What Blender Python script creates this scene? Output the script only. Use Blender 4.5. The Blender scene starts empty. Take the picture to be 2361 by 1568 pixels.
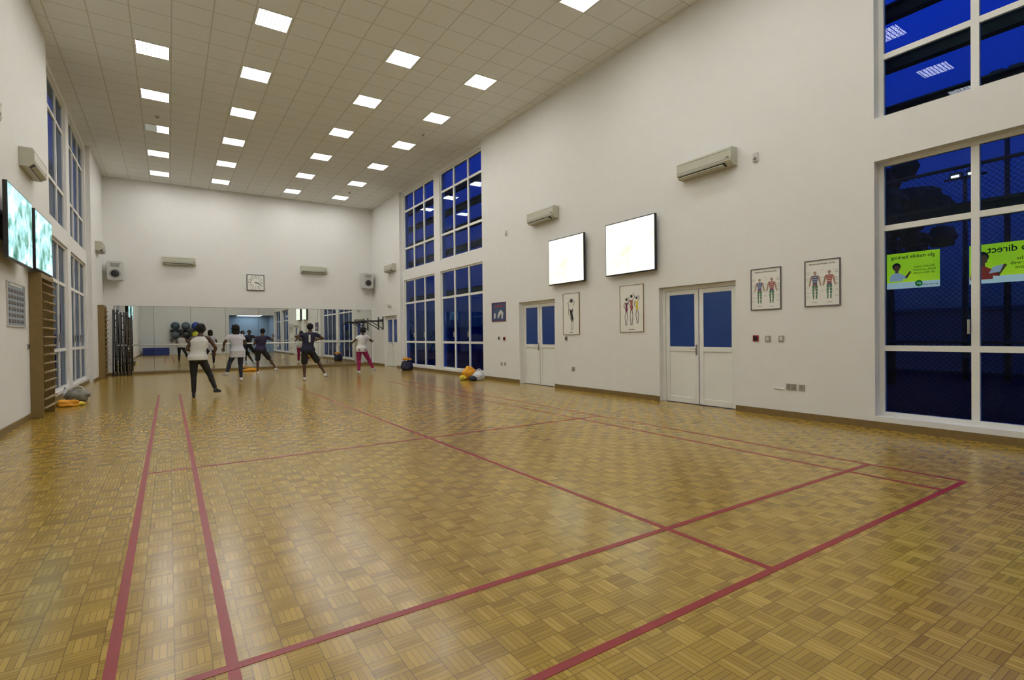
import bpy, bmesh, math, random
from mathutils import Vector, Matrix, noise
random.seed(7)
SC = bpy.context.scene
COL = SC.collection
try:
    SC.view_settings.view_transform = 'Standard'
except Exception:
    pass
PI = math.pi
# ------------------------------------------------------------------ camera
FPX = 1200.0; CX = 1180.5; CY = 784.0
A = math.atan(790.5/1200); P = math.atan(11.7/1200); ROLL = 0.011
HC = 1.35
Fw = Vector((math.sin(A)*math.cos(P), math.cos(A)*math.cos(P), -math.sin(P)))
R0 = Vector((math.cos(A), -math.sin(A), 0))
U0 = R0.cross(Fw)
CR = R0*math.cos(ROLL) - U0*math.sin(ROLL)
CU = U0*math.cos(ROLL) + R0*math.sin(ROLL)
cam = bpy.data.cameras.new('camera'); co = bpy.data.objects.new('camera', cam); COL.objects.link(co)
cam.sensor_width = 36; cam.sensor_fit = 'HORIZONTAL'; cam.lens = 36*FPX/2361
M = Matrix((CR, CU, -Fw)).transposed().to_4x4(); M.translation = Vector((0, 0, HC))
co.matrix_world = M; cam.clip_start = 0.05; cam.clip_end = 300
SC.camera = co
O = Vector((0, 0, HC))
def ray(px, py):
    return Fw*FPX + CR*(px-CX) + CU*(CY-py)
XL, XR, YF, YB, ZC = -2.0, 8.15, 24.4, -4.0, 7.4
def FL(px, py, z=0):
    d = ray(px, py); t = (z-HC)/d.z; return O+d*t
def RW(px, py, off=0):      # measured point of the right wall -> (Y, Z)
    d = ray(px, py); t = (XR-off)/d.x; p = O+d*t; return p.y, p.z
def LW(px, py, off=0):
    d = ray(px, py); t = (XL+off)/d.x; p = O+d*t; return p.y, p.z
# ------------------------------------------------------------------ materials
class N:
    def __init__(s, name):
        s.mat = bpy.data.materials.new(name); s.mat.use_nodes = True
        s.t = s.mat.node_tree; s.n = s.t.nodes; s.n.clear()
        s.out = s.n.new('ShaderNodeOutputMaterial')
    def node(s, typ, **k):
        n = s.n.new(typ)
        for a, b in k.items(): setattr(n, a, b)
        return n
    def link(s, a, b): s.t.links.new(a, b)
    def m(s, op, *args):
        n = s.n.new('ShaderNodeMath'); n.operation = op
        for i, a in enumerate(args):
            if isinstance(a, (int, float)): n.inputs[i].default_value = a
            else: s.link(a, n.inputs[i])
        return n.outputs[0]
    def mix(s, f, a, b):
        n = s.n.new('ShaderNodeMix'); n.data_type = 'RGBA'
        for sock, v in ((n.inputs[0], f), (n.inputs[6], a), (n.inputs[7], b)):
            if isinstance(v, (int, float)): sock.default_value = v
            elif isinstance(v, tuple): sock.default_value = (*v[:3], 1)
            else: s.link(v, sock)
        return n.outputs[2]
    def xyz(s, obj=False):
        if obj: o = s.node('ShaderNodeTexCoord').outputs['Object']
        else: o = s.node('ShaderNodeNewGeometry').outputs['Position']
        q = s.node('ShaderNodeSeparateXYZ'); s.link(o, q.inputs[0]); return o, q.outputs[0], q.outputs[1], q.outputs[2]
    def noise(s, vec, scale, detail=2):
        n = s.node('ShaderNodeTexNoise'); n.inputs['Scale'].default_value = scale; n.inputs['Detail'].default_value = detail
        s.link(vec, n.inputs['Vector']); return n
    def bsdf(s, **k):
        b = s.node('ShaderNodeBsdfPrincipled')
        for a, v in k.items():
            a = a.replace('_', ' ')
            if isinstance(v, tuple): b.inputs[a].default_value = (*v[:3], 1)
            elif isinstance(v, (int, float)): b.inputs[a].default_value = v
            else: s.link(v, b.inputs[a])
        s.link(b.outputs[0], s.out.inputs[0]); return b
def mat(name, c, rough=.5, metal=0, em=0, emc=None, var=.12, scale=6, bump=0, spec=.5):
    s = N(name); o, x, y, z = s.xyz(True)
    nz = s.noise(o, scale, 3)
    c2 = tuple(v*(1-var) for v in c)
    col = s.mix(nz.outputs['Fac'], c, c2)
    b = s.bsdf(Base_Color=col, Roughness=rough, Metallic=metal, Specular_IOR_Level=spec)
    if em:
        b.inputs['Emission Color'].default_value = (*(emc or c), 1); b.inputs['Emission Strength'].default_value = em
    if bump:
        bp = s.node('ShaderNodeBump'); bp.inputs['Strength'].default_value = bump; bp.inputs['Distance'].default_value = .01
        s.link(nz.outputs['Fac'], bp.inputs['Height']); s.link(bp.outputs[0], b.inputs['Normal'])
    return s.mat
def m_parquet():
    s = N('parquet'); o, x, y, z = s.xyz()
    S = .132
    X = s.m('DIVIDE', x, S); Y = s.m('DIVIDE', y, S)
    fx = s.m('FLOOR', X); fy = s.m('FLOOR', Y)
    par = s.m('FLOORED_MODULO', s.m('ADD', fx, fy), 2.0)
    ux = s.m('SUBTRACT', X, fx); uy = s.m('SUBTRACT', Y, fy)
    ip = s.m('SUBTRACT', 1.0, par)
    t = s.m('ADD', s.m('MULTIPLY', par, ux), s.m('MULTIPLY', ip, uy))
    w = s.m('ADD', s.m('MULTIPLY', par, uy), s.m('MULTIPLY', ip, ux))
    t5 = s.m('MULTIPLY', t, 5.0); fi = s.m('FLOOR', t5); ft = s.m('SUBTRACT', t5, fi)
    cb = s.node('ShaderNodeCombineXYZ'); s.link(fx, cb.inputs[0]); s.link(fy, cb.inputs[1]); s.link(fi, cb.inputs[2])
    wn = s.node('ShaderNodeTexWhiteNoise', noise_dimensions='3D'); s.link(cb.outputs[0], wn.inputs[0])
    cb2 = s.node('ShaderNodeCombineXYZ'); s.link(fx, cb2.inputs[0]); s.link(fy, cb2.inputs[1])
    wb = s.node('ShaderNodeTexWhiteNoise', noise_dimensions='2D'); s.link(cb2.outputs[0], wb.inputs[0])
    v = s.m('ADD', s.m('MULTIPLY', wn.outputs[0], .56), s.m('ADD', s.m('MULTIPLY', wb.outputs[0], .18), s.m('MULTIPLY', par, .26)))
    rp = s.node('ShaderNodeValToRGB'); s.link(v, rp.inputs[0])
    e = rp.color_ramp.elements
    e[0].position = 0.02; e[0].color = (.235, .135, .016, 1); e[1].position = .98; e[1].color = (.53, .355, .070, 1)
    q = rp.color_ramp.elements.new(.5); q.color = (.37, .238, .033, 1)
    big = s.noise(o, .5, 3); col = s.mix(s.m('MULTIPLY', big.outputs['Fac'], .45), rp.outputs[0], (.31, .205, .027))
    sm = s.noise(o, 3.2, 6); smf = s.m('MULTIPLY', s.m('GREATER_THAN', sm.outputs['Fac'], .70), .15)
    col = s.mix(smf, col, (.09, .05, .012))
    gap1 = s.m('LESS_THAN', s.m('MINIMUM', ft, s.m('SUBTRACT', 1.0, ft)), .05)
    gap2 = s.m('LESS_THAN', s.m('MINIMUM', w, s.m('SUBTRACT', 1.0, w)), .02)
    g = s.m('MULTIPLY', s.m('MAXIMUM', gap1, gap2), .65)
    col = s.mix(g, col, (.075, .038, .008))
    s.bsdf(Base_Color=col, Roughness=.205, Specular_IOR_Level=.5)
    return s.mat
GX, GY = .65, .61
def m_ceiling():
    s = N('ceiling_tile'); o, x, y, z = s.xyz()
    X = s.m('FRACT', s.m('DIVIDE', s.m('SUBTRACT', x, .125-13), GX)); Y = s.m('FRACT', s.m('DIVIDE', s.m('SUBTRACT', y, 12.945-24.4), GY))
    ex = s.m('MINIMUM', X, s.m('SUBTRACT', 1.0, X)); ey = s.m('MINIMUM', Y, s.m('SUBTRACT', 1.0, Y))
    l = s.m('LESS_THAN', s.m('MINIMUM', ex, ey), .017)
    nz = s.noise(o, 60, 2); big = s.noise(o, 1.1, 2)
    c = s.mix(nz.outputs['Fac'], (.83, .86, .86), (.77, .80, .80)); c = s.mix(big.outputs['Fac'], c, (.78, .80, .79))
    c = s.mix(l, c, (.58, .58, .54))  # joint lines darker, shade of the gaps put into the colour
    s.bsdf(Base_Color=c, Roughness=.85); return s.mat
def m_light():
    s = N('lit_diffuser'); o, x, y, z = s.xyz(True)
    X = s.m('FRACT', s.m('DIVIDE', s.m('ADD', x, 5.0), .07)); Y = s.m('FRACT', s.m('DIVIDE', s.m('ADD', y, 5.0), .07))
    ex = s.m('MINIMUM', X, s.m('SUBTRACT', 1.0, X)); ey = s.m('MINIMUM', Y, s.m('SUBTRACT', 1.0, Y))
    l = s.m('LESS_THAN', s.m('MINIMUM', ex, ey), .12)
    st = s.m('SUBTRACT', 41.0, s.m('MULTIPLY', l, 40.3))
    e = s.node('ShaderNodeEmission'); e.inputs[0].default_value = (1, .975, .93, 1); s.link(st, e.inputs[1])
    s.link(e.outputs[0], s.out.inputs[0]); return s.mat
def m_glass(tint=(.55, .80, .92), base=-.012):
    s = N('window_glass'); t = s.node('ShaderNodeBsdfTransparent'); t.inputs[0].default_value = (*tint, 1)
    g = s.node('ShaderNodeBsdfGlossy'); g.inputs['Roughness'].default_value = .005; g.inputs[0].default_value = (.55, .62, .72, 1)
    fr = s.node('ShaderNodeFresnel'); fr.inputs[0].default_value = 1.45
    mx = s.node('ShaderNodeMixShader'); s.link(s.m('MAXIMUM', s.m('ADD', fr.outputs[0], base), 0.0), mx.inputs[0]); s.link(t.outputs[0], mx.inputs[1]); s.link(g.outputs[0], mx.inputs[2])
    s.link(mx.outputs[0], s.out.inputs[0]); return s.mat
def m_chain():
    s = N('chain_link_wire'); o, x, y, z = s.xyz()
    a = s.m('FRACT', s.m('DIVIDE', s.m('ADD', s.m('ADD', y, z), 40.0), .085)); b = s.m('FRACT', s.m('DIVIDE', s.m('ADD', s.m('SUBTRACT', y, z), 40.0), .085))
    l = s.m('LESS_THAN', s.m('MINIMUM', a, b), .09)
    t = s.node('ShaderNodeBsdfTransparent'); d = s.node('ShaderNodeBsdfDiffuse'); d.inputs[0].default_value = (.010, .013, .02, 1)
    mx = s.node('ShaderNodeMixShader'); s.link(l, mx.inputs[0]); s.link(t.outputs[0], mx.inputs[1]); s.link(d.outputs[0], mx.inputs[2])
    s.link(mx.outputs[0], s.out.inputs[0]); return s.mat
def m_screen(name, cols, scale, st, dist=1.5):
    s = N(name); o, x, y, z = s.xyz(True)
    nz = s.noise(o, scale, 6); nz.inputs['Distortion'].default_value = dist
    rp = s.node('ShaderNodeValToRGB'); s.link(nz.outputs['Fac'], rp.inputs[0])
    el = rp.color_ramp.elements
    el[0].position = .3; el[0].color = (*cols[0], 1); el[1].position = .72; el[1].color = (*cols[-1], 1)
    for i, c in enumerate(cols[1:-1]): q = el.new(.3+.42*(i+1)/(len(cols)-1)); q.color = (*c, 1)
    e = s.node('ShaderNodeEmission'); s.link(rp.outputs[0], e.inputs[0]); e.inputs[1].default_value = st
    s.link(e.outputs[0], s.out.inputs[0]); return s.mat
wallm = mat('wall_plaster', (.775, .775, .75), .75, var=.05, scale=5, bump=.25)
bluelight_wall = mat('blue_light_tint_wall', (.26, .34, .42), .7)  # bluish light of the alcove put into the wall colour
floorm = m_parquet(); ceilm = m_ceiling(); lightm = m_light(); glass = m_glass()
red = mat('red_line_paint', (.30, .010, .016), .35, var=.25, scale=9)
wood = mat('skirting_wood', (.24, .16, .055), .4, var=.35, scale=14)
barwood = mat('wall_bar_wood', (.27, .18, .06), .45, var=.3, scale=12)
white = mat('white_frame_paint', (.76, .77, .73), .4, var=.04)
pvc = mat('door_panel_white', (.78, .80, .76), .35, var=.04)
acm = mat('aircon_plastic', (.50, .50, .40), .4, var=.05)
acd = mat('aircon_dark', (.05, .05, .045), .5)
black = mat('black_plastic', (.012, .012, .014), .35)
rubber = mat('black_metal', (.02, .02, .024), .4)
chrome = mat('steel', (.6, .6, .62), .25, 1)
grey = mat('grey_plastic', (.33, .33, .31), .45)
dgrey = mat('dark_grey_plastic', (.12, .12, .12), .45)
lgrey = mat('light_grey_paint', (.60, .60, .58), .45)
doorglass = mat('frosted_glass_dusk_glow', (.012, .030, .09), .22, em=.38, emc=(.010, .035, .155), scale=2, var=.5)  # dusk light behind the panes put in as a faint emission
mirrorm = mat('mirror_silver', (.74, .77, .76), .01, 1, var=.01)
paper = mat('white_paper', (.80, .80, .75), .5, var=.03)
ink = mat('ink_black', (.015, .015, .015), .6)
redm = mat('red_plastic', (.35, .015, .02), .4)
alum = mat('aluminium_frame', (.45, .45, .42), .35, .8)
purple = mat('purple_frame', (.10, .02, .09), .4)
pblue = mat('poster_blue', (.05, .10, .25), .5, var=.7, scale=9)
pbg = mat('poster_bluegrey', (.30, .36, .42), .5)
pskin = mat('poster_skin', (.38, .26, .19), .6)
pgreen = mat('poster_green', (.08, .20, .12), .6)
pred = mat('poster_red', (.36, .10, .08), .6)
pbl2 = mat('poster_deep_blue', (.09, .12, .26), .6)
pyel = mat('poster_yellow', (.75, .60, .05), .6)
ppur = mat('poster_plum', (.15, .02, .08), .6)
orange = mat('orange_cloth', (.80, .36, .02), .7, bump=.4, scale=20)
navyb = mat('navy_bag', (.02, .022, .05), .6)
whiteb = mat('white_bag', (.65, .67, .72), .6, bump=.4, scale=20)
greyb = mat('grey_bag', (.25, .24, .20), .6)
tvy = m_screen('bright_tv_picture', [(.82, .92, .58), (.93, 1, .78), (1, 1, .92), (1, 1, 1)], 2.4, 1.3, .8)
tvb = m_screen('forest_tv_picture', [(.05, .14, .10), (.22, .45, .36), (.45, .80, .85), (.75, .97, 1), (.95, 1, 1)], 3.6, 1.35, .6)
# ------------------------------------------------------------------ mesh builder
class MB:
    def __init__(s): s.v = []; s.f = []; s.mi = []; s.m = 0
    def add(s, vs, fs):
        o = len(s.v); s.v += [tuple(v) for v in vs]; s.f += [tuple(i+o for i in f) for f in fs]; s.mi += [s.m]*len(fs); return s
    def box(s, x0, x1, y0, y1, z0, z1, rot=None, c=None):
        x0, x1 = min(x0, x1), max(x0, x1); y0, y1 = min(y0, y1), max(y0, y1); z0, z1 = min(z0, z1), max(z0, z1)
        vs = [Vector(p) for p in ((x0,y0,z0),(x1,y0,z0),(x1,y1,z0),(x0,y1,z0),(x0,y0,z1),(x1,y0,z1),(x1,y1,z1),(x0,y1,z1))]
        if rot is not None:
            c = Vector(c) if c is not None else Vector(((x0+x1)/2, (y0+y1)/2, (z0+z1)/2)); vs = [c+rot@(v-c) for v in vs]
        return s.add(vs, [(0,3,2,1),(4,5,6,7),(0,1,5,4),(1,2,6,5),(2,3,7,6),(3,0,4,7)])
    def tube(s, p0, p1, r0, r1=None, n=12):
        p0 = Vector(p0); p1 = Vector(p1); r1 = r0 if r1 is None else r1
        d = (p1-p0)
        if d.length < 1e-6: return s
        d.normalize(); a = d.orthogonal().normalized(); b = d.cross(a)
        vs = []
        for p, r in ((p0, r0), (p1, r1)):
            for i in range(n):
                t = 2*PI*i/n; vs.append(p+(a*math.cos(t)+b*math.sin(t))*r)
        fs = [(i, (i+1) % n, n+(i+1) % n, n+i) for i in range(n)] + [tuple(range(n-1, -1, -1)), tuple(range(n, 2*n))]
        return s.add(vs, fs)
    def loft(s, rings, n=24):          # rings: (centre, rx, ry) horizontal ellipses, bottom to top
        vs = []
        for c, rx, ry in rings:
            for i in range(n):
                t = 2*PI*i/n; vs.append((c[0]+rx*math.cos(t), c[1]+ry*math.sin(t), c[2]))
        k = len(rings); fs = [tuple(range(n-1, -1, -1)), tuple(range((k-1)*n, k*n))]
        for j in range(k-1):
            for i in range(n): fs.append((j*n+i, j*n+(i+1) % n, (j+1)*n+(i+1) % n, (j+1)*n+i))
        return s.add(vs, fs)
    def ell(s, c, r, n=14, rot=None, nf=None):
        c = Vector(c)
        if isinstance(r, (int, float)): r = (r, r, r)
        k = n//2; vs = []
        def pt(v):
            if nf: v = v*(1+nf(v))
            v = Vector((v.x*r[0], v.y*r[1], v.z*r[2]))
            if rot is not None: v = rot@v
            return c+v
        vs.append(pt(Vector((0, 0, 1))))
        for j in range(1, k):
            ph = PI*j/k
            for i in range(n):
                t = 2*PI*i/n; vs.append(pt(Vector((math.sin(ph)*math.cos(t), math.sin(ph)*math.sin(t), math.cos(ph)))))
        vs.append(pt(Vector((0, 0, -1)))); L = len(vs)-1; fs = []
        for i in range(n):
            fs.append((0, 1+i, 1+(i+1) % n)); fs.append((L, L-n+(i+1) % n, L-n+i))
        for j in range(k-2):
            for i in range(n):
                a = 1+j*n+i; b = 1+j*n+(i+1) % n; fs.append((a, a+n, b+n, b))
        return s.add(vs, fs)
    def cap(s, p0, r0, p1, r1, n=12):
        s.tube(p0, p1, r0, r1, n); s.ell(p0, r0, n); s.ell(p1, r1, n); return s
    def path(s, pts, r, n=10):
        for i in range(len(pts)-1): s.tube(pts[i], pts[i+1], r, r, n)
        for p in pts[1:-1]: s.ell(p, r, n)
        return s
    def extr(s, poly, y0, y1):         # xz polygon extruded in y
        n = len(poly); vs = [(x, y0, z) for x, z in poly]+[(x, y1, z) for x, z in poly]
        return s.add(vs, [tuple(range(n)), tuple(range(2*n-1, n-1, -1))]+[(i, n+i, n+(i+1) % n, (i+1) % n) for i in range(n)])
    def extx(s, poly, x0, x1):         # yz polygon extruded in x
        n = len(poly); vs = [(x0, y, z) for y, z in poly]+[(x1, y, z) for y, z in poly]
        return s.add(vs, [tuple(range(n)), tuple(range(2*n-1, n-1, -1))]+[(i, n+i, n+(i+1) % n, (i+1) % n) for i in range(n)])
    def disc(s, cx, cz, r, y0, y1, n=20):
        return s.extr([(cx+r*math.cos(2*PI*i/n), cz+r*math.sin(2*PI*i/n)) for i in range(n)], y0, y1)
    def mesh(s, name, mats):
        me = bpy.data.meshes.new(name); me.from_pydata(s.v, [], s.f)
        for m_ in (mats if isinstance(mats, (list, tuple)) else [mats]): me.materials.append(m_)
        me.polygons.foreach_set('material_index', s.mi)
        bm = bmesh.new(); bm.from_mesh(me); bmesh.ops.recalc_face_normals(bm, faces=bm.faces); bm.to_mesh(me); bm.free()
        return me
    def build(s, name, mats, parent=None, smooth=False, bevel=0, loc=None, rotz=0):
        me = s.mesh(name, mats)
        o = bpy.data.objects.new(name, me); COL.objects.link(o)
        if parent is not None: o.parent = parent
        if loc is not None: o.location = loc; o.rotation_euler = (0, 0, rotz)
        if smooth:
            for p in me.polygons: p.use_smooth = True
        if bevel:
            b = o.modifiers.new('bevel', 'BEVEL'); b.width = bevel; b.segments = 2; b.limit_method = 'ANGLE'
        return o
def tag(o, label=None, cat=None, group=None, kind=None):
    if label: o['label'] = label
    if cat: o['category'] = cat
    if group: o['group'] = group
    if kind: o['kind'] = kind
    return o
def thing(name, label, cat, loc=(0, 0, 0), rotz=0, group=None, kind=None):
    o = bpy.data.objects.new(name, None); COL.objects.link(o); o.location = loc; o.rotation_euler = (0, 0, rotz); o.empty_display_size = .1
    return tag(o, label, cat, group, kind)
RROT, LROT, FROT = -PI/2, PI/2, 0.0
def rloc(y, z, off=0): return (XR-off, y, z)
def lloc(y, z, off=0): return (XL+off, y, z)
def floc(x, z, off=0): return (x, YF-off, z)
def text(name, body, size, m_, parent, x, y, z, flip=False, align='CENTER', bold=0):
    cu = bpy.data.curves.new(name, 'FONT'); cu.body = body; cu.size = size; cu.align_x = align; cu.align_y = 'CENTER'; cu.offset = bold; cu.extrude = .0006
    cu.space_line = .9
    to = bpy.data.objects.new(name+'_tmp', cu); COL.objects.link(to)
    dg = bpy.context.evaluated_depsgraph_get(); me = bpy.data.meshes.new_from_object(to.evaluated_get(dg))
    bpy.data.objects.remove(to)
    R = Matrix.Rotation(PI/2, 4, 'X')
    if flip: R = Matrix.Rotation(PI, 4, 'Z') @ R
    me.transform(Matrix.Translation((x, y, z)) @ R)
    me.materials.clear(); me.materials.append(m_)
    o = bpy.data.objects.new(name, me); COL.objects.link(o); o.parent = parent; return o
# ------------------------------------------------------------------ room shell
MB().box(XL-.4, XR+.36, YB-3, YF+.3, -.12, 0).build('floor', floorm)
fl = bpy.data.objects['floor']; tag(fl, 'glossy basket weave oak parquet floor of the hall', 'floor', kind='structure')
c0, c1, b0, b1 = -.22, 5.9, 1.65, 15.07
mk = MB(); w = .0225
def hl(x0, x1, y): mk.box(x0, x1, y-w, y+w, 0, .0018)
def vl(y0, y1, x): mk.box(x-w, x+w, y0, y1, 0, .0010)
for x in (c0, .20, c1-.46, c1, 2.85): vl(b0, b1, x)
for y in (b0, 2.41, 6.36): hl(c0, c1, y)
o = mk.build('court_marking', red, fl); tag(o, 'red painted court lines')
ce = MB().box(XL-.4, XR+.36, YB-3, YF+.3, ZC, ZC+.15).build('ceiling', ceilm); tag(ce, 'suspended ceiling of pale square tiles', 'ceiling', kind='structure')
def wall(name, side, openings, bays, y0, y1, label):
    br = {y0, y1}
    for a in openings: br |= {a[0], a[1]}
    for a in bays: br |= {a[0], a[1]}
    br = sorted(br); mb = MB()
    for i in range(len(br)-1):
        a, b = br[i], br[i+1]; mid = (a+b)/2
        rec = .12 if any(q[0] < mid < q[1] for q in bays) else 0
        zs = sorted([(q[2], q[3]) for q in openings if q[0] < mid < q[1]]); z = 0; segs = []
        for q in zs:
            if q[0] > z: segs.append((z, q[0]))
            z = q[1]
        if z < ZC: segs.append((z, ZC))
        for s0, s1 in segs:
            if side > 0: mb.box(XR+rec, XR+.35, a, b, s0, s1)
            else: mb.box(XL-.35, XL-rec, a, b, s0, s1)
    return tag(mb.build(name, wallm), label, 'wall', kind='structure')
ZL0, ZL1, ZU0, ZU1 = .17, 3.68, 4.08, 7.25
FARW = [(14.15, 17.25), (17.75, 20.75)]; NEARW = [(.15, 3.25), (-3.45, -.35)]
DOORS = [(5.36, 7.04), (10.39, 12.0), (21.3, 22.9)]; DH = 2.25
ops = [(a, b, 0, DH) for a, b in DOORS]
for a, b in FARW: ops += [(a, b, ZL0, ZL1), (a, b, ZU0, ZU1)]
lops = list(ops[3:])
for a, b in NEARW: ops += [(a, b, ZL0, ZL1), (a, b, 4.27, ZU1)]
wall('wall_right', 1, ops, [(14.0, 20.9)], YB, YF, 'white plaster wall with doors, windows and posters on the right')
wall('wall_left', -1, lops, [(14.0, 20.9)], YB, YF, 'white plaster wall with wall bars and screens on the left')
tag(MB().box(XL-.35, XR+.35, YF, YF+.25, 0, ZC).build('wall_far', wallm), 'white end wall above the long mirror', 'wall', kind='structure')
mb = MB(); mb.box(XL-.35, 4.5, YB-.2, YB, 0, ZC); mb.box(4.5, XR+.35, YB-.2, YB, 3.4, ZC)
tag(mb.build('wall_back', wallm), 'white back wall seen only in the mirror', 'wall', kind='structure')
tag(MB().box(4.3, XR+.35, YB-2.8, YB-2.6, 0, 3.6).box(4.3, 4.5, YB-2.6, YB-.2, 0, 3.6).box(XR, XR+.35, YB-2.6, YB-.2, 0, 3.6).box(4.3, XR+.35, YB-2.8, YB-.2, 3.5, 3.6).build('wall_alcove', bluelight_wall), 'alcove wall with bluish light in its colour, seen in the mirror', 'wall', kind='structure')
# baseboards
mb = MB()
segs = []
y = YB
for a, b in sorted(DOORS+[(14.0, 20.9)]):
    segs.append((y, a)); y = b
segs.append((y, YF))
for a, b in segs: mb.box(XR-.022, XR, a, b, 0, .10)
mb.box(XR+.098, XR+.12, 14.0, 20.9, 0, .10)
tag(mb.build('baseboard_right', wood), 'brown wooden skirting along the right wall', 'skirting', kind='structure')
mb = MB()
for a, b in ((YB, 14.0), (20.9, YF)): mb.box(XL, XL+.022, a, b, 0, .10)
mb.box(XL-.12, XL-.098, 14.0, 20.9, 0, .10)
tag(mb.build('baseboard_left', wood), 'brown wooden skirting along the left wall', 'skirting', kind='structure')
tag(MB().box(XL, XR-.03, YF-.022, YF, 0, .10).build('baseboard_far', wood), 'brown wooden skirting below the mirror', 'skirting', kind='structure')
# ------------------------------------------------------------------ windows
wn_ = [0]
def window(side, y0, y1, z0, z1, splits, plane, label):
    wn_[0] += 1
    W = y1-y0; H = z1-z0
    rot = RROT if side > 0 else LROT
    loc = (XR+plane if side > 0 else XL-plane, (y0+y1)/2, z0)
    mb = MB(); f = .055; dp = .035
    mb.box(-W/2, -W/2+f, -dp, dp, 0, H); mb.box(W/2-f, W/2, -dp, dp, 0, H)
    mb.box(-W/2+f, W/2-f, -dp, dp, 0, f); mb.box(-W/2+f, W/2-f, -dp, dp, H-f, H)
    for k in (1, 2): x = -W/2+W*k/3; mb.box(x-.04, x+.04, -dp*.9, dp*.9, f, H-f)
    for q in splits: mb.box(-W/2+f, W/2-f, -dp*.8, dp*.8, q-z0-.038, q-z0+.038)
    o = mb.build('window_%d' % wn_[0], white, loc=loc, rotz=rot)
    tag(o, label, 'window', kind='structure')
    g = MB().box(-W/2+.03, W/2-.03, -.004, .004, .03, H-.03)
    g = MB().add([(-W/2+.03, 0, .03), (W/2-.03, 0, .03), (W/2-.03, 0, H-.03), (-W/2+.03, 0, H-.03)], [(0, 1, 2, 3)])
    me = bpy.data.meshes.new('window_pane'); me.from_pydata(g.v, [], g.f); me.materials.append(glass)
    go = bpy.data.objects.new('window_pane', me); COL.objects.link(go); go.parent = o
    if z0 < 1:
        for k in (0, 1):
            x = -W/2+W*(k+1)/3-.06
            MB().box(x-.012, x+.012, -dp-.03, -dp+.005, .98+.15, .98+.33).build('window_handle', grey, o, bevel=.004)
for i, (a, b) in enumerate(FARW):
    for sd, sn in ((1, 'right'), (-1, 'left')):
        window(sd, a, b, ZL0, ZL1, (1.11, 2.72), .20, 'lower white framed window at the %s of the %s wall bay' % (('nearer', 'farther')[i]+' end', sn))
        window(sd, a, b, ZU0, ZU1, (5.0, 6.55), .20, 'upper white framed window at the %s of the %s wall bay' % (('nearer', 'farther')[i]+' end', sn))
for i, (a, b) in enumerate(NEARW):
    window(1, a, b, ZL0, ZL1, (1.11, 2.77), .19, 'large lower white framed window at the right edge showing a fence' if i == 0 else 'lower window nearest the back wall')
    window(1, a, b, 4.27, ZU1, (5.14, 6.5), .19, 'large upper white framed window at the right edge of the photo' if i == 0 else 'upper window nearest the back wall')
# ------------------------------------------------------------------ doors
def door(n, y0, y1, label):
    W = y1-y0-.006; loc = rloc((y0+y1)/2, 0)
    mb = MB(); d0, d1 = .10, .17; f = .07; H = DH-.004
    mb.box(-W/2, -W/2+f, d0, d1, 0.002, H); mb.box(W/2-f, W/2, d0, d1, 0.002, H); mb.box(-W/2+f, W/2-f, d0, d1, H-f, H)
    o = mb.build('door_%d' % n, white, loc=loc, rotz=RROT); tag(o, label, 'door', kind='structure')
    for sgn in (-1, 1):
        xa, xb = (-W/2+f+.004, -.012) if sgn < 0 else (.012, W/2-f-.004)
        z0, z1 = .012, H-f-.004; st = .085; e0, e1 = .115, .155
        l = MB(); l.box(xa, xa+st, e0, e1, z0, z1); l.box(xb-st, xb, e0, e1, z0, z1)
        l.box(xa+st, xb-st, e0, e1, z0, z0+.11); l.box(xa+st, xb-st, e0, e1, z1-st, z1); l.box(xa+st, xb-st, e0, e1, 1.0, 1.09)
        lf = l.build('door_leaf', white, o, bevel=.004)
        MB().box(xa+st-.005, xb-st+.005, .13, .14, z0+.1, 1.01).build('lower_panel', pvc, lf)
        MB().box(xa+st-.005, xb-st+.005, .13, .14, 1.08, z1-st+.01).build('door_glass', doorglass, lf)
        hx = -.05
        if sgn < 0:
            h = MB(); h.box(hx-.018, hx+.018, .106, .116, .93, 1.13); h.tube((hx, .115, 1.05), (hx, .06, 1.05), .01); h.tube((hx, .065, 1.05), (hx-.11, .065, 1.05), .009)
            h.build('door_handle', chrome, lf, smooth=False)
door(1, *DOORS[0], 'white double door with blue glass nearest the camera, between the posters')
door(2, *DOORS[1], 'white double door with blue glass left of the swimsuit figure poster')
door(3, *DOORS[2], 'white door with blue glass beside the far mirror corner')
# ------------------------------------------------------------------ ceiling lights
off_m = m_screen('unlit_diffuser_glow', [(.25, .25, .20), (.32, .31, .26)], 3, 1.0)  # grey of the off half is emitted, not caught from the room
cols = [-.2, 1.75, 4.35, 6.3]; rows = [23.01, 20.57, 18.13, 15.69, 13.25, 10.81, 7.15, 4.7, 2.26, -.8]
cn = ['row nearest left wall', 'second row from left wall', 'second row from right wall', 'row nearest right wall']
on = ['first', 'second', 'third', 'fourth', 'fifth', 'sixth', 'seventh', 'eighth', 'ninth', 'tenth', 'eleventh']
fr = MB(); h = .30
fr.box(-h, h, -h, -h+.02, -.012, 0); fr.box(-h, h, h-.02, h, -.012, 0); fr.box(-h, -h+.02, -h+.02, h-.02, -.012, 0); fr.box(h-.02, h, -h+.02, h-.02, -.012, 0)
frm = fr.mesh('light_frame', white)
dfm = MB().box(-h+.02, h-.02, -h+.02, h-.02, -.008, -.001).mesh('diffuser', lightm)
hfl = MB().box(-h+.02, -.005, -h+.02, h-.02, -.008, -.001).mesh('diffuser', off_m)
hfr = MB().box(.005, h-.02, -h+.02, h-.02, -.008, -.001).mesh('diffuser', lightm)
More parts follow.
